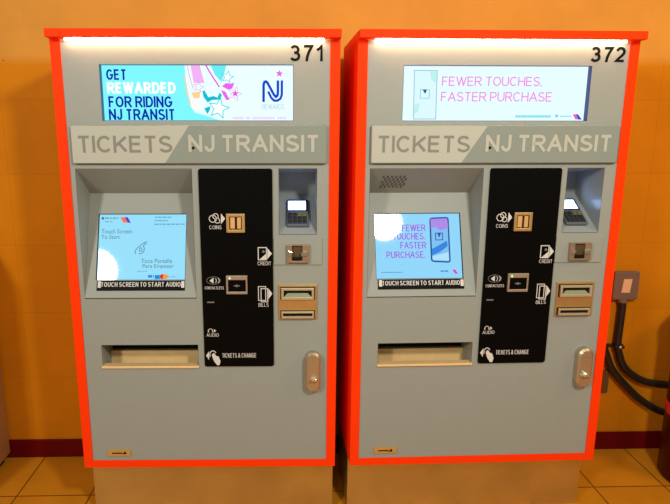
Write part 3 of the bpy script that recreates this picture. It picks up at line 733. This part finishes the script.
graphic('flag_symbol', em((245, 120, 90)), [[(-0.2646, 0.2551), (-0.2499, 0.2551), (-0.2394, 0.2380), (-0.2529, 0.2380)]], [], h=hs, fm=TOUCH, dst=scr_a)
graphic('flag_symbol', em((95, 60, 205)), [[(-0.2499, 0.2551), (-0.2407, 0.2550), (-0.2308, 0.2373), (-0.2394, 0.2380)]], [], h=hs, fm=TOUCH, dst=scr_a)
for a, b in (((-0.1573, 0.2568), (-0.1050, 0.2529)), ((-0.1582, 0.2460), (-0.1182, 0.2422)), ((-0.1590, 0.2346), (-0.0657, 0.2307))): lines(TOUCH, scr_a, a, b, 5, fade, hs)
dtext(TOUCH, scr_a, 'Touch Screen', (-0.3193, 0.2173), (-0.2265, 0.2039), tx, hs, 0.0)
dtext(TOUCH, scr_a, 'To Start', (-0.3191, 0.1990), (-0.2625, 0.1870), tx, hs, 0.0)
dtext(TOUCH, scr_a, 'Toca Pantalla', (-0.1951, 0.1244), (-0.1011, 0.1118), tx, hs, 0.0)
dtext(TOUCH, scr_a, 'Para Empezar', (-0.1902, 0.1077), (-0.0952, 0.0929), tx, hs, 0.0)
graphic('pointing_hand', em((75, 110, 135)), [], [([(-0.2126, 0.1394), (-0.2147, 0.1475), (-0.2090, 0.1575), (-0.2013, 0.1631), (-0.1918, 0.1718), (-0.1805, 0.1787)], 0.0018, False),
        ([(-0.1797, 0.1749), (-0.1903, 0.1643), (-0.1865, 0.1574), (-0.1879, 0.1468), (-0.1950, 0.1406), (-0.2035, 0.1400)], 0.0018, False),
        ([(-0.2022, 0.1543), (-0.1969, 0.1599), (-0.1930, 0.1537), (-0.1952, 0.1475), (-0.2007, 0.1481)], 0.0016, True)], h=hs, fm=TOUCH, dst=scr_a)
lines(TOUCH, scr_a, (-0.2052, 0.0867), (-0.1761, 0.0845), 2, fade, hs)
lines(TOUCH, scr_a, (-0.1727, 0.0743), (-0.1555, 0.0662), 2, em((70, 130, 215)), hs)
lines(TOUCH, scr_a, (-0.1121, 0.0698), (-0.0860, 0.0676), 2, fade, hs)
graphic('card_symbol', em((20, 150, 220)), [[(-0.1522, 0.0742), (-0.1364, 0.0742), (-0.1367, 0.0619), (-0.1524, 0.0619)]], [], h=hs, fm=TOUCH, dst=scr_a)
k = MB(TOUCH); q = (-0.1296, 0.0692); k.disc(q[0], q[1], 0.0078, SCR_H, hs); k.build('card_symbol', em((225, 55, 40)), scr_a)
k = MB(TOUCH); q = (-0.1199, 0.0692); k.disc(q[0], q[1], 0.0078, SCR_H, hs+0.0003); k.build('card_symbol', em((245, 160, 60)), scr_a)

pur = em((165, 85, 225))
dtext(TOUCH, scr_b, 'FEWER', (-0.2417, 0.2290), (-0.1675, 0.2081), pur, hs, 0.015)
dtext(TOUCH, scr_b, 'TOUCHES.', (-0.2708, 0.2019), (-0.1713, 0.1815), pur, hs, 0.015)
dtext(TOUCH, scr_b, 'FASTER', (-0.2483, 0.1739), (-0.1682, 0.1530), pur, hs, 0.015)
dtext(TOUCH, scr_b, 'PURCHASE.', (-0.2922, 0.1440), (-0.1727, 0.1235), pur, hs, 0.015)
c4 = [(-0.1542, 0.2508), (-0.0931, 0.2530), (-0.0938, 0.1070), (-0.1552, 0.1108)]
def rounded(c, t=0.12):
    out = []
    for i in range(4):
        a, p, b = c[i-1], c[i], c[(i+1) % 4]
        la = math.hypot(a[0]-p[0], a[1]-p[1]); lb = math.hypot(b[0]-p[0], b[1]-p[1]); r = 0.010
        A_ = (p[0]+(a[0]-p[0])*r/la, p[1]+(a[1]-p[1])*r/la); B_ = (p[0]+(b[0]-p[0])*r/lb, p[1]+(b[1]-p[1])*r/lb)
        for s_ in range(6):
            t_ = s_/5; out.append(((1-t_)**2*A_[0]+2*t_*(1-t_)*p[0]+t_*t_*B_[0], (1-t_)**2*A_[1]+2*t_*(1-t_)*p[1]+t_*t_*B_[1]))
    return out
graphic('phone_outline', em((35, 85, 150)), [rounded(c4)], [], h=hs, fm=TOUCH, dst=scr_b)
pin_ = inset_poly(rounded(c4), 0.0045)
graphic('phone', em((130, 195, 245)), [pin_], [], h=hs+0.0003, fm=TOUCH, dst=scr_b)
graphic('phone_wash', em((178, 140, 235)), [[(-0.1507, 0.2463), (-0.0984, 0.2479), (-0.0962, 0.2172), (-0.1223, 0.2097), (-0.1374, 0.2213), (-0.1509, 0.2156)]], [], h=hs+0.0006, fm=TOUCH, dst=scr_b)
graphic('phone_wash', em((60, 135, 225)), [[(-0.1508, 0.1510), (-0.1181, 0.1684), (-0.1026, 0.1771), (-0.1010, 0.1600), (-0.1257, 0.1413), (-0.1512, 0.1308)]], [], h=hs+0.0006, fm=TOUCH, dst=scr_b)
graphic('phone_wash', em((175, 228, 252)), [[(-0.1507, 0.1277), (-0.0989, 0.1410), (-0.0990, 0.1140), (-0.1487, 0.1163)]], [], h=hs+0.0006, fm=TOUCH, dst=scr_b)
graphic('app_symbol', em((30, 60, 130)), [], [([(-0.1372, 0.2009), (-0.1152, 0.2014), (-0.1157, 0.1798), (-0.1376, 0.1793)], 0.0022, True)], h=hs+0.0009, fm=TOUCH, dst=scr_b)
graphic('app_symbol', em((60, 80, 190)), [[(-0.1309, 0.2015), (-0.1208, 0.2014), (-0.1232, 0.1912), (-0.1266, 0.1875), (-0.1288, 0.1919)]], [], h=hs+0.0010, fm=TOUCH, dst=scr_b)
graphic('fine_print', em((85, 150, 200)), [], [([(-0.3100, 0.0792), (-0.2440, 0.0792)], 0.0020, False)], h=hs, fm=TOUCH, dst=scr_b)
lines(TOUCH, scr_b, (-0.1267, 0.0836), (-0.0990, 0.0789), 2, em((80, 140, 210)), hs)
graphic('flag_symbol', em((215, 60, 190)), [[(-0.0905, 0.0857), (-0.0812, 0.0856), (-0.0732, 0.0730), (-0.0813, 0.0731)]], [], h=hs, fm=TOUCH, dst=scr_b)

# speaker holes in the sloping ceiling of the right machine's screen recess
CL, CEIL = slope((0.003, 1.3688), (0.112, 1.2852))
CEILV = lambda x, s, h: CEIL(x, s, -h)
e = MB(CEILV)
(gx0, gs0), (gx1, gs1) = (-0.3138, 0.0380), (-0.2390, 0.1059)
for i in range(6):
    for j in range(5):
        gx = gx0+(i+0.5+(0.25 if j % 2 else -0.25))*(gx1-gx0)/6; gs = gs0+(j+0.5)*(gs1-gs0)/5
        e.disc(gx, gs, 0.0030, 0.0002, 0.0012, ry=0.0065, n=10)
e.build('speaker_grille', M['grille'] if 'grille' in M else mat('grille_dark', (0.10, 0.085, 0.06), 0.6), mach_b)

# ------------------------------------------------------------------ things on and by the wall
def wall_xy(x, off): return (x, wpt(x, off))
jb = thing('junction_box', (1.452, wpt(1.452), 0.812), WR, 'gray brown metal junction box on the wall right of machine 372', 'junction box')
e = MB(); e.box(-0.053, 0.053, -0.028, 0.0, -0.061, 0.061); e.build('box_body', M['box'], jb, bevel=0.003)
e = MB(); e.box(-0.056, 0.056, -0.033, -0.0282, -0.064, 0.064); cv = e.build('cover', M['box'], jb, bevel=0.002)
e = MB(lambda x, y, h: (x, -0.033-h, y)); e.prism([(-0.020, -0.032), (0.018, -0.032), (0.024, 0.030), (-0.014, 0.030)], 0, 0.001)
o = e.build('cover_label', M['label'], cv); o['label'] = 'pale peach label'
for sx, sz in ((-0.046, 0.053), (0.046, 0.053), (-0.046, -0.053), (0.046, -0.053)):
    e = MB(lambda x, y, h: (x, -0.033-h, y)); e.dome(sx, sz, 0.005, 0.0, 0.003, n=10); e.build('cover_screw', M['box'], cv)

def smooth_path(pts, n=6):
    P = [mathutils.Vector(p) for p in pts]; out = []
    for i in range(len(P)-1):
        a, b, c, d = P[max(i-1, 0)], P[i], P[i+1], P[min(i+2, len(P)-1)]
        for k in range(n):
            t = k/n
            out.append(0.5*((2*b)+(-a+c)*t+(2*a-5*b+4*c-d)*t*t+(-a+3*b-3*c+d)*t**3))
    out.append(P[-1]); return out
c1 = [mathutils.Vector((1.4474, 2.4948, 0.7442)), mathutils.Vector((1.4502, 2.4949, 0.6965)), mathutils.Vector((1.4482, 2.4948, 0.5544)), mathutils.Vector((1.4540, 2.4950, 0.5110)), mathutils.Vector((1.4846, 2.4958, 0.4345)), mathutils.Vector((1.5373, 2.4972, 0.3834)), mathutils.Vector((1.6109, 2.4991, 0.3480)), mathutils.Vector((1.7381, 2.5025, 0.3286))]
c2 = [mathutils.Vector((1.3412, 2.4920, 0.6599)), mathutils.Vector((1.3674, 2.4927, 0.5647)), mathutils.Vector((1.3987, 2.4935, 0.4933)), mathutils.Vector((1.4361, 2.4945, 0.4155)), mathutils.Vector((1.5001, 2.4962, 0.3414)), mathutils.Vector((1.5842, 2.4984, 0.2636)), mathutils.Vector((1.6659, 2.5006, 0.2121)), mathutils.Vector((1.7083, 2.5017, 0.1964)), mathutils.Vector((1.7379, 2.5025, 0.1884))]
for pts, lab in ((c1, 'black conduit curving down from the junction box to the right'), (c2, 'lower black conduit sweeping from behind machine 372 towards the maroon bin')):
    o0 = pts[0]
    cd = thing('conduit', tuple(o0), 0, lab, 'conduit', 'black conduits on the wall')
    e = MB(); e.tube([p-mathutils.Vector(o0) for p in smooth_path(pts)], 0.0165); e.build('pipe', M['conduit'], cd, smooth=True)
    if pts is c1:
        e = MB(); e.tube([(0, 0, 0.006), (0, 0, -0.010)], 0.020); e.build('fitting', M['box'], cd, smooth=True)
        e = MB(); q = mathutils.Vector(mathutils.Vector((1.4515, 2.4949, 0.5255)))-mathutils.Vector(o0)
        e.box(q.x-0.044, q.x+0.030, q.y+0.006, q.y+0.0225, q.z-0.005, q.z+0.005); e.box(q.x-0.021, q.x+0.021, q.y-0.0200, q.y+0.006, q.z-0.006, q.z+0.006)
        e.build('strap', M['conduit'], cd, bevel=0.002)
        e = MB(); e.f = lambda x, y, h: (x, q.y-0.020-h, y); e.dome(q.x+0.002, q.z, 0.008, 0, 0.005, n=12); e.build('strap_screw', M['lock'], cd, smooth=True)
# narrow steel strip low on the wall
e = MB(); e.box(-0.014, 0.014, -0.012, 0.0, -0.055, 0.055)
e.f = lambda x, y, h: (x, -0.012-h, y)
for sz in (-0.040, 0.040): e.dome(0, sz, 0.005, 0, 0.003, n=10)
st = e.build('wall_bracket', mat('bracket_brown', (0.16, 0.085, 0.02), 0.5, 0.2, noise=0.1), bevel=0.001)
q = (1.4207, 2.5181, 0.3468); st.location = (q[0], wpt(q[0]), q[2]); st.rotation_euler = (0, 0, WR)
tag(st, 'small dark brown steel strip low on the wall at the edge of machine 372', 'bracket')

bn = thing('trash_bin', (1.775, 2.268, FLOOR_Z), 0, 'round dark maroon bin at the right edge, in front of the baseboard', 'bin')
e = MB(); e.lathe([(0.178, 0.0), (0.186, 0.010), (0.186, 0.700), (0.180, 0.705)]); e.build('bin_body', M['bin'], bn, smooth=True)
e = MB(); e.lathe([(0.192, 0.7052), (0.194, 0.725), (0.150, 0.790), (0.05, 0.815)]); e.build('bin_lid', M['bin'], bn, smooth=True)
e = MB(); e.lathe([(0.1863, 0.290), (0.1875, 0.293), (0.1875, 0.337), (0.1863, 0.340)]); o = e.build('bin_band', M['red'], bn, smooth=True); o['label'] = 'bright red band'

cb = thing('metal_cabinet', (-1.614, 2.178, FLOOR_Z), WR, 'tan metal cabinet standing at the left edge against the baseboard', 'cabinet')
e = MB(); e.box(-0.29, 0.29, -0.24, 0.245, 0.03, 1.05); e.build('cabinet_body', M['tan_metal'], cb, bevel=0.006)
e = MB(); e.box(-0.27, 0.27, -0.22, 0.22, 0.0, 0.0298); e.build('cabinet_base', M['dark'], cb)
e = MB(); e.box(-0.275, 0.275, -0.2465, -0.2402, 0.05, 1.03); dr = e.build('cabinet_door', M['tan_metal'], cb, bevel=0.003)
e = MB(); e.box(0.20, 0.22, -0.262, -0.2467, 0.50, 0.62); e.build('handle', M['lock'], dr, bevel=0.003)
